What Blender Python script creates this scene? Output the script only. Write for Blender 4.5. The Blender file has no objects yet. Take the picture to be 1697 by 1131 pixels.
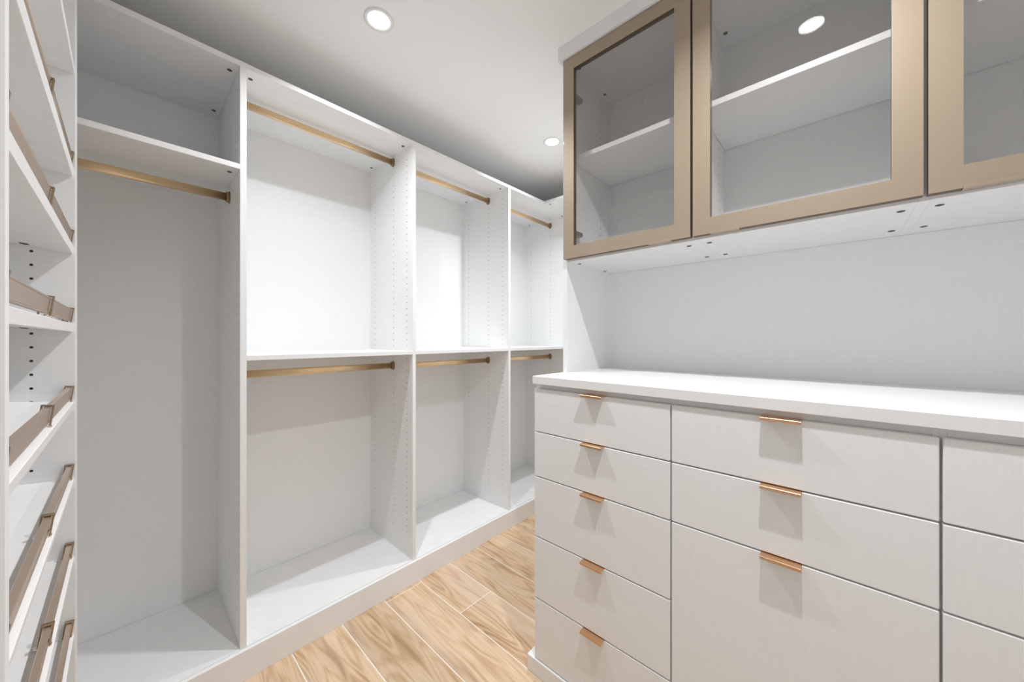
import bpy, bmesh, math, random
from mathutils import Vector, Matrix
S = bpy.context.scene
COL = S.collection
random.seed(7)

# ---------------------------------------------------------------- camera
FPX, W_PX, H_PX, HORIZON = 591.5, 1697.0, 1131.0, 561.0
CAM_Z = 1.235
YAW = math.atan(544.5 / FPX)
cam_data = bpy.data.cameras.new('camera')
cam_data.sensor_fit = 'HORIZONTAL'
cam_data.sensor_width = 36.0
cam_data.lens = FPX / W_PX * 36.0
cam_data.shift_y = -(H_PX / 2 - HORIZON) / W_PX
cam_data.clip_start = 0.01
cam = bpy.data.objects.new('camera', cam_data)
COL.objects.link(cam)
cam.location = (0, 0, CAM_Z)
cam.rotation_euler = (math.pi / 2, 0, YAW)
S.camera = cam

# ---------------------------------------------------------------- world and exposure
world = bpy.data.worlds.new('world')
S.world = world
world.use_nodes = True
wb = world.node_tree.nodes['Background']
wb.inputs['Color'].default_value = (0.93, 0.96, 1.0, 1)
wb.inputs['Strength'].default_value = 0.4
vs = S.view_settings
vs.view_transform = 'Standard'
vs.look = 'None'
vs.exposure = 0.34
vs.gamma = 1.0
vs.use_curve_mapping = False
S.cycles.max_bounces = 14
S.cycles.diffuse_bounces = 9
S.cycles.glossy_bounces = 5
S.cycles.transparent_max_bounces = 12

LAMP_SPREAD = 140.0
LAMP_W = 9.0          # power of one recessed downlight
CEIL = 2.40

# ---------------------------------------------------------------- materials
def new_mat(name):
    m = bpy.data.materials.new(name)
    m.use_nodes = True
    nt = m.node_tree
    return m, nt, nt.nodes['Principled BSDF']

def plain(name, col, rough=0.5, metal=0.0):
    m, nt, b = new_mat(name)
    b.inputs['Base Color'].default_value = (*col, 1)
    b.inputs['Roughness'].default_value = rough
    b.inputs['Metallic'].default_value = metal
    return m

def linen(name, col, amount=0.03, rough=0.42):
    """white melamine board with a fine woven print"""
    m, nt, b = new_mat(name)
    N, L = nt.nodes, nt.links
    tc = N.new('ShaderNodeTexCoord')
    oi = N.new('ShaderNodeObjectInfo')
    off = N.new('ShaderNodeVectorMath'); off.operation = 'SCALE'
    L.new(tc.outputs['Object'], off.inputs[0]); off.inputs['Scale'].default_value = 1.0
    add = N.new('ShaderNodeVectorMath'); add.operation = 'ADD'
    mul = N.new('ShaderNodeMath'); mul.operation = 'MULTIPLY'; mul.inputs[1].default_value = 13.0
    L.new(oi.outputs['Random'], mul.inputs[0])
    L.new(off.outputs[0], add.inputs[0]); L.new(mul.outputs[0], add.inputs[1])
    outs = []
    for sc in ((22, 22, 520), (520, 520, 22)):
        mp = N.new('ShaderNodeMapping'); mp.inputs['Scale'].default_value = sc
        L.new(add.outputs[0], mp.inputs['Vector'])
        t = N.new('ShaderNodeTexNoise'); t.inputs['Scale'].default_value = 1.0
        t.inputs['Detail'].default_value = 2.0
        L.new(mp.outputs[0], t.inputs['Vector'])
        outs.append(t.outputs['Fac'])
    av = N.new('ShaderNodeMath'); av.operation = 'ADD'
    L.new(outs[0], av.inputs[0]); L.new(outs[1], av.inputs[1])
    mr = N.new('ShaderNodeMapRange')
    mr.inputs['From Min'].default_value = 0.6; mr.inputs['From Max'].default_value = 1.4
    mr.inputs['To Min'].default_value = 1 - amount; mr.inputs['To Max'].default_value = 1 + amount
    L.new(av.outputs[0], mr.inputs['Value'])
    vm = N.new('ShaderNodeVectorMath'); vm.operation = 'SCALE'
    vm.inputs[0].default_value = col
    L.new(mr.outputs[0], vm.inputs['Scale'])
    L.new(vm.outputs[0], b.inputs['Base Color'])
    b.inputs['Roughness'].default_value = rough
    bp = N.new('ShaderNodeBump'); bp.inputs['Strength'].default_value = 0.06
    bp.inputs['Distance'].default_value = 0.0005
    L.new(av.outputs[0], bp.inputs['Height']); L.new(bp.outputs[0], b.inputs['Normal'])
    return m

def brushed(name, col, rough=0.33, metal=1.0, coat=0.0):
    m, nt, b = new_mat(name)
    N, L = nt.nodes, nt.links
    tc = N.new('ShaderNodeTexCoord')
    mp = N.new('ShaderNodeMapping'); mp.inputs['Scale'].default_value = (6, 6, 900)
    L.new(tc.outputs['Object'], mp.inputs['Vector'])
    t = N.new('ShaderNodeTexNoise'); t.inputs['Scale'].default_value = 1.0; t.inputs['Detail'].default_value = 3
    L.new(mp.outputs[0], t.inputs['Vector'])
    mr = N.new('ShaderNodeMapRange')
    mr.inputs['From Min'].default_value = 0.3; mr.inputs['From Max'].default_value = 0.7
    mr.inputs['To Min'].default_value = 0.97; mr.inputs['To Max'].default_value = 1.03
    L.new(t.outputs['Fac'], mr.inputs['Value'])
    vm = N.new('ShaderNodeVectorMath'); vm.operation = 'SCALE'; vm.inputs[0].default_value = col
    L.new(mr.outputs[0], vm.inputs['Scale']); L.new(vm.outputs[0], b.inputs['Base Color'])
    b.inputs['Metallic'].default_value = metal
    b.inputs['Roughness'].default_value = rough
    b.inputs['Coat Weight'].default_value = coat
    b.inputs['Coat Roughness'].default_value = 0.01
    return m

def plank_mat():
    m, nt, b = new_mat('wood_plank_tile')
    N, L = nt.nodes, nt.links
    tc = N.new('ShaderNodeTexCoord'); oi = N.new('ShaderNodeObjectInfo')
    rnd = N.new('ShaderNodeMath'); rnd.operation = 'MULTIPLY'; rnd.inputs[1].default_value = 37.0
    L.new(oi.outputs['Random'], rnd.inputs[0])
    add = N.new('ShaderNodeVectorMath'); add.operation = 'ADD'
    L.new(tc.outputs['Object'], add.inputs[0]); L.new(rnd.outputs[0], add.inputs[1])
    # elongated field whose contour lines draw the flame figure
    m1 = N.new('ShaderNodeMapping'); m1.inputs['Scale'].default_value = (1.25, 8.5, 1)
    L.new(add.outputs[0], m1.inputs['Vector'])
    n1 = N.new('ShaderNodeTexNoise'); n1.inputs['Scale'].default_value = 1.0; n1.inputs['Detail'].default_value = 2.2; n1.inputs['Roughness'].default_value = 0.45
    L.new(m1.outputs[0], n1.inputs['Vector'])
    fm = N.new('ShaderNodeMath'); fm.operation = 'MULTIPLY'; fm.inputs[1].default_value = 95.0
    L.new(n1.outputs['Fac'], fm.inputs[0])
    sn = N.new('ShaderNodeMath'); sn.operation = 'SINE'
    L.new(fm.outputs[0], sn.inputs[0])
    # streaky tone along the board
    m4 = N.new('ShaderNodeMapping'); m4.inputs['Scale'].default_value = (1.3, 11, 1)
    L.new(add.outputs[0], m4.inputs['Vector'])
    n4 = N.new('ShaderNodeTexNoise'); n4.inputs['Scale'].default_value = 1.0; n4.inputs['Detail'].default_value = 5; n4.inputs['Distortion'].default_value = 0.6
    L.new(m4.outputs[0], n4.inputs['Vector'])
    sm = N.new('ShaderNodeMath'); sm.operation = 'MULTIPLY_ADD'; sm.inputs[1].default_value = 0.085
    L.new(sn.outputs[0], sm.inputs[0]); L.new(n4.outputs['Fac'], sm.inputs[2])
    r1 = N.new('ShaderNodeValToRGB')
    e = r1.color_ramp.elements
    e[0].position = 0.26; e[0].color = (0.40, 0.245, 0.13, 1)
    e[1].position = 0.70; e[1].color = (0.74, 0.565, 0.40, 1)
    e2 = e.new(0.40); e2.color = (0.57, 0.385, 0.225, 1)
    e3 = e.new(0.52); e3.color = (0.68, 0.49, 0.315, 1)
    L.new(sm.outputs[0], r1.inputs['Fac'])
    # fine fibres
    m2 = N.new('ShaderNodeMapping'); m2.inputs['Scale'].default_value = (7.0, 210, 1)
    L.new(add.outputs[0], m2.inputs['Vector'])
    n2 = N.new('ShaderNodeTexNoise'); n2.inputs['Scale'].default_value = 1.0; n2.inputs['Detail'].default_value = 3
    L.new(m2.outputs[0], n2.inputs['Vector'])
    mr = N.new('ShaderNodeMapRange')
    mr.inputs['From Min'].default_value = 0.3; mr.inputs['From Max'].default_value = 0.62
    mr.inputs['To Min'].default_value = 0.88; mr.inputs['To Max'].default_value = 1.04
    L.new(n2.outputs['Fac'], mr.inputs['Value'])
    mx = N.new('ShaderNodeVectorMath'); mx.operation = 'SCALE'
    L.new(r1.outputs['Color'], mx.inputs[0]); L.new(mr.outputs[0], mx.inputs['Scale'])
    # pale pinkish sapwood patches
    n3 = N.new('ShaderNodeTexNoise'); n3.inputs['Scale'].default_value = 1.0; n3.inputs['Detail'].default_value = 1
    m3 = N.new('ShaderNodeMapping'); m3.inputs['Scale'].default_value = (1.1, 6, 1)
    L.new(add.outputs[0], m3.inputs['Vector']); L.new(m3.outputs[0], n3.inputs['Vector'])
    mr3 = N.new('ShaderNodeMapRange')
    mr3.inputs['From Min'].default_value = 0.5; mr3.inputs['From Max'].default_value = 0.68
    mr3.inputs['To Min'].default_value = 0.0; mr3.inputs['To Max'].default_value = 0.45
    L.new(n3.outputs['Fac'], mr3.inputs['Value'])
    mix = N.new('ShaderNodeMix'); mix.data_type = 'RGBA'
    L.new(mr3.outputs[0], mix.inputs['Factor'])
    L.new(mx.outputs[0], mix.inputs[6]); mix.inputs[7].default_value = (0.70, 0.545, 0.43, 1)
    # tone of the whole plank
    mr4 = N.new('ShaderNodeMapRange')
    mr4.inputs['To Min'].default_value = 0.92; mr4.inputs['To Max'].default_value = 1.06
    L.new(oi.outputs['Random'], mr4.inputs['Value'])
    fin = N.new('ShaderNodeVectorMath'); fin.operation = 'SCALE'
    L.new(mix.outputs[2], fin.inputs[0]); L.new(mr4.outputs[0], fin.inputs['Scale'])
    L.new(fin.outputs[0], b.inputs['Base Color'])
    b.inputs['Roughness'].default_value = 0.38
    return m

def glass_mat():
    m = bpy.data.materials.new('cabinet_glass'); m.use_nodes = True
    nt = m.node_tree; N, L = nt.nodes, nt.links
    N.clear()
    out = N.new('ShaderNodeOutputMaterial')
    tr = N.new('ShaderNodeBsdfTransparent'); tr.inputs['Color'].default_value = (0.955, 0.95, 0.945, 1)
    gl = N.new('ShaderNodeBsdfGlossy'); gl.inputs['Roughness'].default_value = 0.0
    lw = N.new('ShaderNodeLayerWeight'); lw.inputs['Blend'].default_value = 0.5
    pw = N.new('ShaderNodeMath'); pw.operation = 'POWER'; pw.inputs[1].default_value = 5.0
    L.new(lw.outputs['Facing'], pw.inputs[0])
    fr = N.new('ShaderNodeMath'); fr.operation = 'MULTIPLY_ADD'; fr.inputs[1].default_value = 0.95; fr.inputs[2].default_value = 0.045
    L.new(pw.outputs[0], fr.inputs[0])
    mx = N.new('ShaderNodeMixShader')
    L.new(fr.outputs[0], mx.inputs[0]); L.new(tr.outputs[0], mx.inputs[1]); L.new(gl.outputs[0], mx.inputs[2])
    L.new(mx.outputs[0], out.inputs['Surface'])
    return m

def lens_mat():
    m = bpy.data.materials.new('lamp_lens'); m.use_nodes = True
    nt = m.node_tree; N, L = nt.nodes, nt.links
    N.clear()
    out = N.new('ShaderNodeOutputMaterial'); em = N.new('ShaderNodeEmission')
    em.inputs['Color'].default_value = (1, 0.98, 0.95, 1); em.inputs['Strength'].default_value = 12
    L.new(em.outputs[0], out.inputs['Surface'])
    return m

M = dict(
    board=linen('white_linen_board', (0.842, 0.848, 0.85)),
    paint=plain('white_wall_paint', (0.87, 0.87, 0.865), 0.7),
    ceil=plain('white_ceiling_paint', (0.93, 0.93, 0.925), 0.8),
    trim=plain('white_trim_gloss', (0.85, 0.85, 0.84), 0.35),
    gold=brushed('champagne_rod', (0.84, 0.62, 0.38), 0.34),
    rose=brushed('rose_gold_fence', (0.74, 0.60, 0.50), 0.34),
    bronze=brushed('bronze_bracket', (0.36, 0.27, 0.18), 0.30),
    pull=brushed('copper_pull', (0.72, 0.46, 0.28), 0.32),
    frame=brushed('champagne_door_frame', (0.37, 0.29, 0.21), 0.5, 0.3, 1.0),
    frame_edge=plain('door_edge_bronze', (0.22, 0.17, 0.12), 0.4, 0.8),
    steel=plain('hinge_steel', (0.42, 0.42, 0.42), 0.3, 1.0),
    cam=plain('cam_lock_zinc', (0.16, 0.155, 0.15), 0.45, 0.7),
    nickel=plain('polished_nickel_foot', (0.85, 0.80, 0.72), 0.15, 1.0),
    plank=plank_mat(),
    grout=plain('pale_grout', (0.88, 0.82, 0.73), 0.8),
    glass=glass_mat(),
    lens=lens_mat(),
    core=plain('drilled_chipboard_core', (0.36, 0.28, 0.20), 0.9),
)

# ---------------------------------------------------------------- helpers
def tag(o, label=None, cat=None, group=None, kind=None):
    if label: o['label'] = label
    if cat: o['category'] = cat
    if group: o['group'] = group
    if kind: o['kind'] = kind
    return o

def wl(o):
    v = Vector((0, 0, 0))
    while o is not None:
        v += o.location
        o = o.parent
    return v

def thing(name, loc, label, cat, group=None):
    o = bpy.data.objects.new(name, None)
    o.empty_display_size = 0.05
    COL.objects.link(o)
    o.location = loc
    return tag(o, label, cat, group)

def add_obj(name, mesh, parent=None, loc=(0, 0, 0), local=False):
    o = bpy.data.objects.new(name, mesh)
    COL.objects.link(o)
    loc = Vector(loc)
    if parent is not None:
        o.parent = parent
        if not local:
            loc = loc - wl(parent)
    o.location = loc
    return o

def finish(bm, name, mat, smooth=False):
    bmesh.ops.recalc_face_normals(bm, faces=bm.faces)
    me = bpy.data.meshes.new(name)
    bm.to_mesh(me); bm.free()
    me.materials.append(mat)
    if smooth:
        for p in me.polygons: p.use_smooth = True
    return me

def bm_box(bm, lo, hi, bev=0.0):
    lo, hi = Vector(lo), Vector(hi)
    r = bmesh.ops.create_cube(bm, size=1.0)
    vs_ = r['verts']
    c, d = (lo + hi) / 2, hi - lo
    for v in vs_:
        v.co = Vector((v.co.x * d.x, v.co.y * d.y, v.co.z * d.z)) + c
    if bev > 0:
        es = list({e for v in vs_ for e in v.link_edges})
        bmesh.ops.bevel(bm, geom=es, offset=bev, segments=1, affect='EDGES', profile=0.5)

_cache = {}
def box(name, lo, hi, mat, parent=None, bev=0.0008, local=False):
    lo, hi = Vector(lo), Vector(hi)
    d = hi - lo
    key = (round(d.x, 5), round(d.y, 5), round(d.z, 5), mat.name, bev, name)
    me = _cache.get(key)
    if me is None:
        bm = bmesh.new(); bm_box(bm, -d / 2, d / 2, bev)
        me = finish(bm, name, mat)
        _cache[key] = me
    return add_obj(name, me, parent, (lo + hi) / 2, local)

def bm_cyl(bm, c, r, h, axis='Z', seg=20, r2=None):
    m = Matrix.Translation(c)
    if axis == 'X': m = m @ Matrix.Rotation(math.pi / 2, 4, 'Y')
    if axis == 'Y': m = m @ Matrix.Rotation(math.pi / 2, 4, 'X')
    bmesh.ops.create_cone(bm, cap_ends=True, segments=seg, radius1=r, radius2=r if r2 is None else r2, depth=h, matrix=m)

PIN = 0.032
def holed_panel(name, lo, hi, axis, cols, z0, z1, mat, parent, sides=(-1, 1), r=0.0030, depth=0.009):
    """board whose faces along `axis` carry columns of drilled shelf-pin holes"""
    lo, hi = Vector(lo), Vector(hi)
    c, d = (lo + hi) / 2, hi - lo
    ai = 0 if axis == 'X' else 1
    ui = 1 - ai
    U0, U1 = -d[ui] / 2, d[ui] / 2
    Z0, Z1 = -d.z / 2, d.z / 2
    n = int((z1 - z0) / PIN)
    hz = [z0 - c.z + (k + 0.5) * PIN for k in range(n)]
    hb, ht = hz[0] - PIN / 2, hz[-1] + PIN / 2
    us = sorted(u - c[ui] for u in cols)
    bm = bmesh.new()
    def P(u, z, w):
        v = [0, 0, z]; v[ai] = w; v[ui] = u
        return bm.verts.new(v)
    def quad(a): bm.faces.new(a)
    for s in (-1, 1):
        w = s * d[ai] / 2
        if s not in sides:
            quad([P(U0, Z0, w), P(U1, Z0, w), P(U1, Z1, w), P(U0, Z1, w)]); continue
        hw = 0.008
        quad([P(U0, Z0, w), P(U1, Z0, w), P(U1, hb, w), P(U0, hb, w)])
        quad([P(U0, ht, w), P(U1, ht, w), P(U1, Z1, w), P(U0, Z1, w)])
        brk = [U0]
        for u in us: brk += [u - hw, u + hw]
        brk.append(U1)
        for i in range(0, len(brk), 2):
            quad([P(brk[i], hb, w), P(brk[i + 1], hb, w), P(brk[i + 1], ht, w), P(brk[i], ht, w)])
        for u in us:
            for z in hz:
                H2 = PIN / 2
                o8 = [(hw, 0), (hw, H2), (0, H2), (-hw, H2), (-hw, 0), (-hw, -H2), (0, -H2), (hw, -H2)]
                outer = [P(u + a, z + b_, w) for a, b_ in o8]
                ring = [(r * math.cos(k * math.pi / 4), r * math.sin(k * math.pi / 4)) for k in range(8)]
                inn = [P(u + a, z + b_, w) for a, b_ in ring]
                bot = [P(u + a, z + b_, w - s * depth) for a, b_ in ring]
                for k in range(8):
                    j = (k + 1) % 8
                    quad([outer[k], outer[j], inn[j], inn[k]])
                    f = bm.faces.new([inn[k], inn[j], bot[j], bot[k]]); f.material_index = 1
                f = bm.faces.new(bot); f.material_index = 1
    wa, wb_ = -d[ai] / 2, d[ai] / 2
    for (p, q) in (((U0, Z0), (U1, Z0)), ((U1, Z0), (U1, Z1)), ((U1, Z1), (U0, Z1)), ((U0, Z1), (U0, Z0))):
        quad([P(p[0], p[1], wa), P(q[0], q[1], wa), P(q[0], q[1], wb_), P(p[0], p[1], wb_)])
    bmesh.ops.remove_doubles(bm, verts=bm.verts, dist=1e-6)
    me = finish(bm, name, mat)
    me.materials.append(M['core'])
    return add_obj(name, me, parent, c)

def cam_mesh():
    bm = bmesh.new()
    bm_cyl(bm, (0, 0, -0.0004), 0.0075, 0.0012, seg=16)
    bm_box(bm, (-0.005, -0.0011, -0.0022), (0.005, 0.0011, -0.0009))
    bm_box(bm, (-0.0011, -0.005, -0.0022), (0.0011, 0.005, -0.0009))
    return finish(bm, 'cam_fastener', M['cam'])
CAM_ME = cam_mesh()
def cam_fastener(parent, x, y, z):
    return add_obj('cam_fastener', CAM_ME, parent, (x, y, z))

def oval_mesh(name, w, h, length, mat, axis='Y', seg=10):
    """stadium-profile bar: w wide, h tall, running along axis"""
    bm = bmesh.new()
    pts = []
    r = w / 2
    for k in range(seg + 1):
        a = math.pi * k / seg
        pts.append((r * math.cos(a), h / 2 - r + r * math.sin(a)))
    for k in range(seg + 1):
        a = math.pi + math.pi * k / seg
        pts.append((r * math.cos(a), -h / 2 + r + r * math.sin(a)))
    ends = []
    for t in (-length / 2, length / 2):
        ends.append([bm.verts.new((p, t, q) if axis == 'Y' else (t, p, q)) for p, q in pts])
    n = len(pts)
    for k in range(n):
        j = (k + 1) % n
        bm.faces.new([ends[0][k], ends[0][j], ends[1][j], ends[1][k]])
    bm.faces.new(ends[0]); bm.faces.new(ends[1])
    me = finish(bm, name, mat)
    for p in me.polygons:
        p.use_smooth = len(p.vertices) == 4
    return me

# ---------------------------------------------------------------- the room
XL, YB, YN, XR = -2.075, 2.445, -0.44, 0.72     # left wall, end wall, near wall, right wall
T = 0.1
def struct(name, lo, hi, mat, bev=0.0):
    o = box(name, lo, hi, mat, None, bev)
    o['kind'] = 'structure'
    return o
floor = struct('floor', (XL - T, YN - T, -0.06), (XR + T, YB + T, -0.0015), M['grout'])
struct('ceiling', (XL - T, YN - T, CEIL), (XR + T, YB + T, CEIL + 0.1), M['ceil'])
struct('wall_left', (XL - T, YN - T, -0.06), (XL, YB + T, CEIL), M['paint'])
struct('wall_back', (XL, YB, -0.06), (-0.815, YB + T, CEIL), M['paint'])
struct('wall_right', (XR, YN - T, -0.06), (XR + T, YB + T, CEIL), M['paint'])
struct('wall_inner', (-0.815, 1.60, -0.06), (XR, YB + T, CEIL), M['paint'])
# near wall with the doorway the camera stands in front of
DX0, DX1, DZ = -0.27, 0.47, 2.03
bm = bmesh.new()
bm_box(bm, (XL, YN - T, -0.06), (DX0, YN, CEIL))
bm_box(bm, (DX1, YN - T, -0.06), (XR, YN, CEIL))
bm_box(bm, (DX0, YN - T, DZ), (DX1, YN, CEIL))
o = add_obj('wall_front', finish(bm, 'wall_front', M['paint'])); o['kind'] = 'structure'
bm = bmesh.new()
bm_box(bm, (DX0 - 0.075, YN, 0), (DX0, YN + 0.016, DZ + 0.075), 0.003)
bm_box(bm, (DX1, YN, 0), (DX1 + 0.075, YN + 0.016, DZ + 0.075), 0.003)
bm_box(bm, (DX0, YN, DZ), (DX1, YN + 0.016, DZ + 0.075), 0.003)
o = add_obj('trim_1', finish(bm, 'trim_1', M['trim'])); o['kind'] = 'structure'

# floor planks: rows along X, 19 cm wide, pale grout between them
PW, G, PL = 0.192, 0.0048, 0.914
row_joint = {0: -1.562, 1: -1.257, 2: -0.951, 3: -0.76, 4: -1.584, 5: -1.20, 6: -0.9, 7: -1.4, -1: -0.98, -2: -0.92, -3: -1.02, -4: -1.1, -5: -1.3, -6: -1.0, -7: -0.85}
for k in range(-7, 9):
    y0 = 0.829 + k * PW
    y1 = y0 + PW
    if y0 > YB or y1 < YN: continue
    y0c, y1c = max(y0 + G / 2, YN + 0.001), min(y1 - G / 2, YB - 0.001)
    if y1c - y0c < 0.02: continue
    x = row_joint.get(k, -1.0)
    while x > XL: x -= PL
    while x < XR:
        a, b_ = max(x + G / 2, XL + 0.001), min(x + PL - G / 2, XR - 0.001)
        if y0c > 1.55: b_ = min(b_, -0.818)
        if b_ - a > 0.03:
            box('plank', (a, y0c, -0.0014), (b_, y1c, 0.0), M['plank'], floor, 0.0005)
        x += PL

# ---------------------------------------------------------------- left hanging run
TH = 0.019
XF, XBK = -1.592, -2.05
DECK, TOP = 0.113, 2.237
MID = 1.172
DIV = [(-0.4235, -0.4045), (0.283, 0.302), (0.987, 1.006), (1.696, 1.715), (2.405, 2.424)]
HC = (-1.988, -1.780, -1.646)
run = thing('hanging_closet', (-1.82, 1.0, 0), 'long white hanging closet with open bays, brass rods and toe kick along the wall', 'closet')
sides = [(1,), (-1, 1), (-1, 1), (-1, 1), (-1,)]
for (a, b_), sd in zip(DIV, sides):
    holed_panel('divider_panel', (XBK, a, 0.094), (XF, b_, TOP), 'Y', HC, 0.22, 2.19, M['board'], run, sd)
for i in range(4):
    a, b_ = DIV[i][1], DIV[i + 1][0]
    tp = box('top_panel', (XBK, a, TOP - TH), (XF, b_, TOP), M['board'], run)
    dk = box('deck_panel', (XBK, a, DECK - TH), (XF, b_, DECK), M['board'], run)
    box('back_panel', (XBK - 0.008, a, DECK), (XBK, b_, TOP - TH), M['board'], run, 0.0)
    for y in (a + 0.022, b_ - 0.022):
        for x in (-1.646, -1.988):
            cam_fastener(tp, x, y, TOP - TH)
    if i == 0:
        sh = box('shelf', (XBK, a, 1.845), (XF, b_, 1.864), M['board'], run)
        zc = 1.845
    else:
        sh = box('shelf', (XBK, a, MID - TH), (XF, b_, MID), M['board'], run)
        zc = MID - TH
    for y in (a + 0.022, b_ - 0.022):
        for x in (-1.646, -1.988):
            cam_fastener(sh, x, y, zc)
box('toe_kick', (XF - 0.006, -0.40, 0.0), (XF + 0.013, 2.4045, 0.1075), M['board'], run)
box('base_cleat', (XBK, -0.40, 0.0), (XBK + TH, 2.40, 0.094), M['board'], run)

# short return closing the far corner
ret = thing('corner_shelf_unit', (-1.2, 2.25, 0), 'white top shelf turning the far corner beyond the last hanging bay', 'shelf')
XE = -0.835
tp = box('top_panel', (XF, 2.0785, TOP - TH), (XE - TH, 2.424, TOP), M['board'], ret)
cam_fastener(tp, -1.565, 2.115, TOP - TH); cam_fastener(tp, XE - TH - 0.025, 2.115, TOP - TH)
box('side_panel', (XE - TH, 2.0785, 0.0), (XE, 2.424, TOP), M['board'], ret)
box('back_panel', (XF, 2.405, 0.0), (XE - TH, 2.424, TOP - TH), M['board'], ret)

# brass hanging rods
ROD_X = -1.782
def flange_mesh():
    bm = bmesh.new()
    me = oval_mesh('rod_flange', 0.024, 0.041, 0.010, M['bronze'])
    bm.from_mesh(me)
    me2 = oval_mesh('rod_flange_lip', 0.030, 0.047, 0.003, M['bronze'])
    t = bmesh.new(); t.from_mesh(me2)
    for v in t.verts: v.co.y -= 0.0045
    tmp = bpy.data.meshes.new('t'); t.to_mesh(tmp); t.free()
    bm.from_mesh(tmp)
    bpy.data.meshes.remove(me); bpy.data.meshes.remove(me2); bpy.data.meshes.remove(tmp)
    return finish(bm, 'rod_flange', M['bronze'])
FL = flange_mesh()
def rod(a, b_, z, label):
    t = thing('closet_rod', (ROD_X, (a + b_) / 2, z), label, 'rod', 'brass closet rods')
    L_ = b_ - a - 0.012
    add_obj('bar', oval_mesh('bar', 0.0155, 0.031, L_, M['gold']), t, (ROD_X, (a + b_) / 2, z))
    f = add_obj('flange', FL, t, (ROD_X, a + 0.006, z))
    f = add_obj('flange', FL, t, (ROD_X, b_ - 0.006, z)); f.rotation_euler.z = math.pi
    return t
bays = [(DIV[i][1], DIV[i + 1][0]) for i in range(4)]
rod(*bays[0], 1.793, 'brass rod under the high shelf of the tall bay, no rod below it')
rod(*bays[1], 2.186, 'brass rod under the top of the bay next to the tall single-rod bay')
rod(*bays[2], 2.178, 'brass rod under the top of the bay between the corner bay and another double bay')
rod(*bays[3], 2.172, 'brass rod under the top of the corner bay by the shelf return')
rod(*bays[1], 1.088, 'brass rod under the middle shelf of the bay next to the tall single-rod bay')
rod(*bays[2], 1.084, 'brass rod under the middle shelf between the corner bay and another double bay')
rod(*bays[3], 1.084, 'brass rod under the middle shelf of the corner bay')

# ---------------------------------------------------------------- shoe shelves
SY, SYB = -0.0818, -0.425
SX0, SX1 = -1.385, -0.641
rack = thing('shoe_shelf_unit', (-1.02, -0.25, 0), 'tall white shoe shelf tower with slanted shelves and bronze fence rails', 'shoe shelf')
scol = (-0.1465, -0.37)
holed_panel('side_panel', (SX0 - TH, SYB, 0), (SX0, SY, TOP), 'X', scol, 0.11, 2.19, M['board'], rack, (1,), r=0.0031)
holed_panel('side_panel', (SX1, SYB, 0), (SX1 + TH, SY, TOP), 'X', scol, 0.11, 2.19, M['board'], rack, (-1,), r=0.0031)
box('filler_strip', (SX0 - TH - 0.055, SYB, 0), (SX0 - TH - 0.0006, SY - 0.0012, TOP), M['board'], rack)
box('back_panel', (SX0, SYB - 0.008, 0.09), (SX1, SYB, TOP), M['board'], rack, 0)
box('top_panel', (SX0, SYB, TOP - TH), (SX1, SY, TOP), M['board'], rack)
box('toe_kick', (SX0, SY - 0.019, 0.0), (SX1, SY, 0.085), M['board'], rack)
fs = box('shelf', (SX0 + 0.0005, SYB, 1.884), (SX1 - 0.0005, SY - 0.001, 1.903), M['board'], rack)
for x in (SX0 + 0.022, SX1 - 0.022):
    for y in (-0.1465, -0.37): cam_fastener(fs, x, y, 1.884)

def bracket_mesh():
    bm = bmesh.new()
    w = 0.0045
    bm_box(bm, (-w, -0.0075, 0.0), (w, -0.0055, 0.0375), 0.0005)      # plate behind the rail
    bm_box(bm, (-w, 0.0055, 0.002), (w, 0.0075, 0.0375), 0.0005)      # plate before the rail
    bm_box(bm, (-w, -0.0075, 0.0365), (w, 0.0075, 0.0390), 0.0005)    # cap over it
    return finish(bm, 'fence_bracket', M['bronze'])
def foot_mesh():
    bm = bmesh.new()
    bm_cyl(bm, (0, 0.0, 0.0018), 0.009, 0.0036, seg=18)
    bm_box(bm, (-0.006, -0.0115, 0.0), (0.006, 0.0, 0.003), 0.0008)
    bm_cyl(bm, (0, 0.0035, 0.0045), 0.0042, 0.002, seg=12)
    return finish(bm, 'bracket_foot', M['nickel'])
BR = bracket_mesh()
FT = foot_mesh()
RAIL = None
def fence_rail_mesh(L_):
    """flat extruded rail with rounded edges and a step line along its face"""
    bm = bmesh.new()
    prof = [(-0.0048, 0.008), (0.0048, 0.008), (0.0052, 0.0105), (0.0036, 0.0115), (0.0036, 0.0315), (0.0044, 0.0335), (0.0036, 0.0358), (-0.0036, 0.0358), (-0.0044, 0.0335), (-0.0036, 0.0315), (-0.0036, 0.0115), (-0.0052, 0.0105)]
    e = [[bm.verts.new((t, p, q)) for p, q in prof] for t in (-L_ / 2, L_ / 2)]
    n = len(prof)
    for k in range(n):
        j = (k + 1) % n
        bm.faces.new([e[0][k], e[0][j], e[1][j], e[1][k]])
    bm.faces.new(e[0]); bm.faces.new(e[1])
    return finish(bm, 'fence_rail', M['rose'])
TILT = math.radians(7.0)
SD = 0.325
SL = SX1 - SX0 - 0.001
bm = bmesh.new(); bm_box(bm, (-SL / 2, -SD, -TH), (SL / 2, 0, 0), 0.0008)
SLANT = finish(bm, 'slanted_shelf', M['board'])
RAIL = fence_rail_mesh(SL - 0.006)
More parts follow.
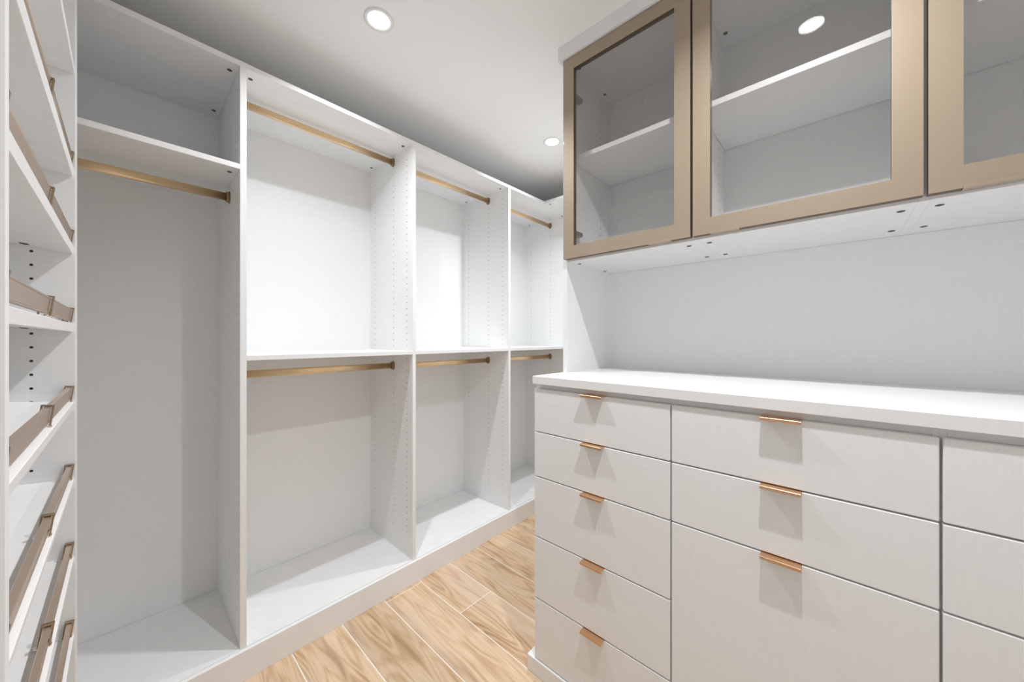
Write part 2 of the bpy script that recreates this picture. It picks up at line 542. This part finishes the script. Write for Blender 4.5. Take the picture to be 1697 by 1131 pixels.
for k in range(-3, 6):
    z = 1.0793 - 0.1902 * k
    if z < 0.1: continue
    sh = add_obj('slanted_shelf', SLANT, rack, ((SX0 + SX1) / 2, SY - 0.0015, z))
    sh.rotation_euler.x = -TILT
    add_obj('fence_rail', RAIL, sh, (0, -0.0112, 0), local=True)
    for x in (-SL / 2 + 0.010, 0.0, SL / 2 - 0.010):
        add_obj('fence_bracket', BR, sh, (x, -0.0112, 0), local=True)
        add_obj('bracket_foot', FT, sh, (x, -0.0112, 0), local=True)
    for x in (-SL / 2 + 0.03, SL / 2 - 0.03, 0.0):
        c = add_obj('cam_fastener', CAM_ME, sh, (x, -0.068, -TH), local=True)

# ---------------------------------------------------------------- base cabinets
YD = 1.026                      # drawer faces
YCF = YD + 0.0205               # carcass front
CX = [-0.834, -0.3465, 0.1375, 0.6215]
PLZ = 0.058
def pull_mesh():
    bm = bmesh.new()
    w = 0.038
    bm_box(bm, (-w, -0.0225, -0.0002), (w, 0.017, 0.0018), 0.0004)
    bm_box(bm, (-w, -0.0230, -0.0058), (w, -0.0207, 0.0018), 0.0005)
    return finish(bm, 'edge_pull', M['pull'])
PULL = pull_mesh()
def drawer(cab, x0, x1, z0, z1, label=None):
    g = 0.0017
    d = box('drawer', (x0 + 0.0022, YD, z0 + g), (x1 - 0.0022, YD + 0.019, z1 - g), M['board'], cab, 0.0017)
    if label: d['label'] = label
    add_obj('edge_pull', PULL, d, ((x0 + x1) / 2 + 0.003, YD, z1 - g))
    return d
ROWS = [1.0515, 0.892, 0.728, 0.507, 0.281, PLZ]
def base_cabinet(i, rows, label):
    x0, x1 = CX[i], CX[i + 1]
    t = thing('drawer_cabinet', ((x0 + x1) / 2, 1.3, PLZ), label, 'cabinet', 'drawer cabinets under the countertop')
    a = x0 if i == 0 else x0
    box('side_panel', (a, YCF, PLZ), (a + TH / 2 + (TH / 2 if i == 0 else 0), 1.595, 1.068), M['board'], t)
    box('side_panel', (x1 - TH / 2, YCF, PLZ), (x1, 1.595, 1.068), M['board'], t)
    xl = a + (TH if i == 0 else TH / 2)
    box('top_rail', (xl, YCF, 1.049), (x1 - TH / 2, YCF + 0.09, 1.068), M['board'], t)
    box('bottom_panel', (xl, YCF, PLZ), (x1 - TH / 2, 1.595, PLZ + TH), M['board'], t)
    box('back_panel', (xl, 1.587, PLZ + TH), (x1 - TH / 2, 1.595, 1.068), M['board'], t, 0)
    for k in range(len(rows) - 1):
        drawer(t, x0, x1, rows[k + 1], rows[k])
    return t
base_cabinet(0, ROWS, 'white cabinet of five drawers at the free end of the counter beside the floor passage')
base_cabinet(1, [1.0515, 0.892, 0.728, PLZ], 'white cabinet with two drawers above one deep front, in the middle of the counter')
base_cabinet(2, ROWS, 'white drawer cabinet next to the deep-fronted one, under the far end of the counter')
pl = box('cabinet_plinth', (-0.862, YD - 0.006, 0), (0.6215, 1.595, PLZ - 0.001), M['board'], None, 0.001)
tag(pl, 'low white plinth on the floor under the drawer cabinets, projecting past their end', 'plinth')
ct = box('countertop', (-0.834, 1.017, 1.0682), (0.6215, 1.595, 1.0965), M['board'], None, 0.001)
tag(ct, 'thick white countertop on the drawer cabinets under the glass cabinets', 'countertop')
hb = box('hutch_back_panel', (-0.8145, 1.575, 1.0967), (0.6215, 1.594, 1.5425), M['board'], None, 0)
tag(hb, 'pale linen-textured back panel between the countertop and the glass cabinets', 'panel')

# ---------------------------------------------------------------- glass cabinets
YU, YUD, YUB = 1.215, 1.193, 1.575
UX = [-0.834, -0.3405, 0.1380, 0.6215]
UB, UT = 1.543, 2.371
def upper_cabinet(i, label):
    x0, x1 = UX[i], UX[i + 1]
    t = thing('glass_cabinet', ((x0 + x1) / 2, 1.39, 1.0967 if i == 0 else UB), label, 'cabinet', 'glass-door wall cabinets')
    ca, cb = YU + 0.060, YUB - 0.085
    a = x0 if i == 0 else x0 - TH / 2
    holed_panel('side_panel', (a, YU, 1.0967 if i == 0 else UB), (a + TH, YUB, UT), 'X', (ca, cb), 1.60, 2.34, M['board'], t, (1,) if i == 0 else (-1, 1))
    xi0 = a + TH
    if i == 2:
        holed_panel('side_panel', (x1 - TH, YU, 1.0967), (x1, YUB, UT), 'X', (ca, cb), 1.60, 2.34, M['board'], t, (-1,))
        xi1 = x1 - TH
    else:
        xi1 = x1 - TH / 2
    bp = box('bottom_panel', (xi0, YU, UB), (xi1, YUB, UB + TH), M['board'], t)
    tp = box('top_panel', (xi0, YU, UT - TH), (xi1, YUB, UT), M['board'], t)
    bk = box('back_panel', (xi0, YUB, UB), (xi1, YUB + 0.019, UT), M['board'], t, 0)
    for x in (xi0 + 0.021, xi1 - 0.021):
        for y in (ca, cb):
            cam_fastener(bp, x, y, UB); cam_fastener(tp, x, y, UT - TH)
    box('shelf', (xi0 + 0.001, YU + 0.035, 1.962), (xi1 - 0.001, YUB - 0.002, 1.981), M['board'], t)
    if i == 0:
        bm = bmesh.new()
        bm_cyl(bm, (0, 0, 0), 0.040, 0.003, 'Y', 32)
        bm_cyl(bm, (0, -0.002, 0), 0.034, 0.002, 'Y', 32)
        add_obj('wall_grommet', finish(bm, 'wall_grommet', M['board']), t, (-0.685, YUB - 0.0015, 2.315))
    # door
    e0 = -0.8185 if i == 0 else x0 + 0.0035
    e1 = x1 - 0.0035
    z0, z1 = 1.551, 2.344
    fw, th = 0.0485, 0.0195
    bm = bmesh.new()
    # mitred extruded frame: four trapezoid bars
    def bar(p, q, p2, q2):
        vs8 = []
        for y in (YUD, YUD + th):
            for (x, z) in (p, q, q2, p2):
                vs8.append(bm.verts.new((x, y, z)))
        f = [(0, 1, 2, 3), (7, 6, 5, 4), (0, 4, 5, 1), (1, 5, 6, 2), (2, 6, 7, 3), (3, 7, 4, 0)]
        for ff in f: bm.faces.new([vs8[k] for k in ff])
    o_ = [(e0, z0), (e1, z0), (e1, z1), (e0, z1)]
    n_ = [(e0 + fw, z0 + fw), (e1 - fw, z0 + fw), (e1 - fw, z1 - fw), (e0 + fw, z1 - fw)]
    for k in range(4):
        j = (k + 1) % 4
        bar(o_[k], o_[j], n_[k], n_[j])
    bmesh.ops.remove_doubles(bm, verts=bm.verts, dist=1e-6)
    cx, cz = (e0 + e1) / 2, (z0 + z1) / 2
    for v in bm.verts: v.co -= Vector((cx, YUD + th / 2, cz))
    me = finish(bm, 'door', M['frame'])
    me.materials.append(M['frame_edge'])
    for p in me.polygons:
        if abs(p.normal.y) < 0.5: p.material_index = 1
    dr = add_obj('door', me, t, (cx, YUD + th / 2, cz))
    dr['label'] = 'champagne metal framed glass door'
    pn = box('glass_pane', (e0 + fw - 0.004, YUD + 0.0045, z0 + fw - 0.004), (e1 - fw + 0.004, YUD + 0.0085, z1 - fw + 0.004), M['glass'], dr, 0)
    # edge pull under the bottom rail
    pc = (e1 - 0.095) if i == 0 else (e0 + 0.086)
    bm = bmesh.new()
    bm_box(bm, (-0.038, -0.0115, -0.0010), (0.038, 0.010, 0.0006), 0.0003)
    bm_box(bm, (-0.038, -0.0125, -0.0010), (0.038, -0.0108, 0.0065), 0.0004)
    add_obj('edge_pull', finish(bm, 'door_pull', M['frame']), dr, (pc, YUD + 0.0098, z0 - 0.0010))
    # hinges on the hanging side
    hs = -1 if i == 0 else 1
    hx = (xi0 if hs < 0 else xi1)
    for hz in (1.665, 2.225):
        bm = bmesh.new()
        s = -hs
        lo_, hi_ = sorted((s * 0.003, s * 0.024))
        bm_box(bm, (lo_, 0.0, -0.009), (hi_, 0.078, 0.009), 0.002)
        lo_, hi_ = sorted((s * 0.004, s * 0.030))
        bm_box(bm, (lo_, -0.006, -0.011), (hi_, 0.004, 0.011), 0.002)
        lo_, hi_ = sorted((0, s * 0.003))
        bm_box(bm, (lo_, 0.022, -0.022), (hi_, 0.04, 0.022), 0.0006)
        add_obj('hinge', finish(bm, 'hinge', M['steel']), dr, (hx, YU + 0.004, hz))
    return t
upper_cabinet(0, 'glass-fronted wall cabinet at the end by the hanging bays, its hinges on the outer side')
upper_cabinet(1, 'glass-fronted wall cabinet between two others, above the deep-fronted base cabinet')
upper_cabinet(2, 'glass-fronted wall cabinet farthest from the hanging bays')
bm = bmesh.new()
bm_box(bm, (-0.8365, 1.183, 2.3465), (0.6215, 1.2152, CEIL - 0.0005), 0.0006)
bm_box(bm, (-0.8365, 1.2145, 2.3708), (-0.8175, 1.594, CEIL - 0.0005), 0.0006)
tag(add_obj('crown_board', finish(bm, 'crown_board', M['board'])), 'flat white crown board closing the gap between glass cabinets and ceiling', 'crown board')

# ---------------------------------------------------------------- recessed downlights
def downlight(x, y, power, label, suffix=''):
    t = thing('recessed_downlight', (x, y, CEIL), label, 'downlight', 'recessed ceiling downlights')
    bm = bmesh.new()
    seg = 40
    prof = [(0.052, 0.0), (0.052, -0.0025), (0.046, -0.0045), (0.0385, -0.003), (0.036, 0.0)]
    rings = [[bm.verts.new((r * math.cos(2 * math.pi * k / seg), r * math.sin(2 * math.pi * k / seg), z)) for k in range(seg)] for r, z in prof]
    for a, b_ in zip(rings, rings[1:]):
        for k in range(seg):
            j = (k + 1) % seg
            bm.faces.new([a[k], a[j], b_[j], b_[k]])
    add_obj('trim_ring', finish(bm, 'trim_ring', M['trim'], True), t, (x, y, CEIL))
    bm = bmesh.new(); bm_cyl(bm, (0, 0, -0.0006), 0.0375, 0.001, seg=40)
    add_obj('lens' + suffix, finish(bm, 'lens', M['lens']), t, (x, y, CEIL))
    ld = bpy.data.lights.new('downlight_light' + suffix, 'AREA')
    ld.shape = 'DISK'; ld.size = 0.032; ld.energy = LAMP_W * power
    ld.color = (0.958, 0.975, 1.0)
    ld.spread = math.radians(LAMP_SPREAD)
    lo = bpy.data.objects.new('downlight_light' + suffix, ld); COL.objects.link(lo)
    lo.parent = t; lo.location = (0, 0, -0.006)
    return t
downlight(-1.242, 0.631, 0.72, 'recessed downlight in the ceiling before the double-rod bay next to the tall bay')
downlight(-1.257, 1.716, 0.74, 'recessed downlight in the ceiling before the corner bay, beyond the glass cabinets')
downlight(-0.08, 0.67, 0.98, 'recessed downlight above the middle cabinet, seen mirrored in its glass door', '_offscreen')   # above the frame, the photograph shows its reflection
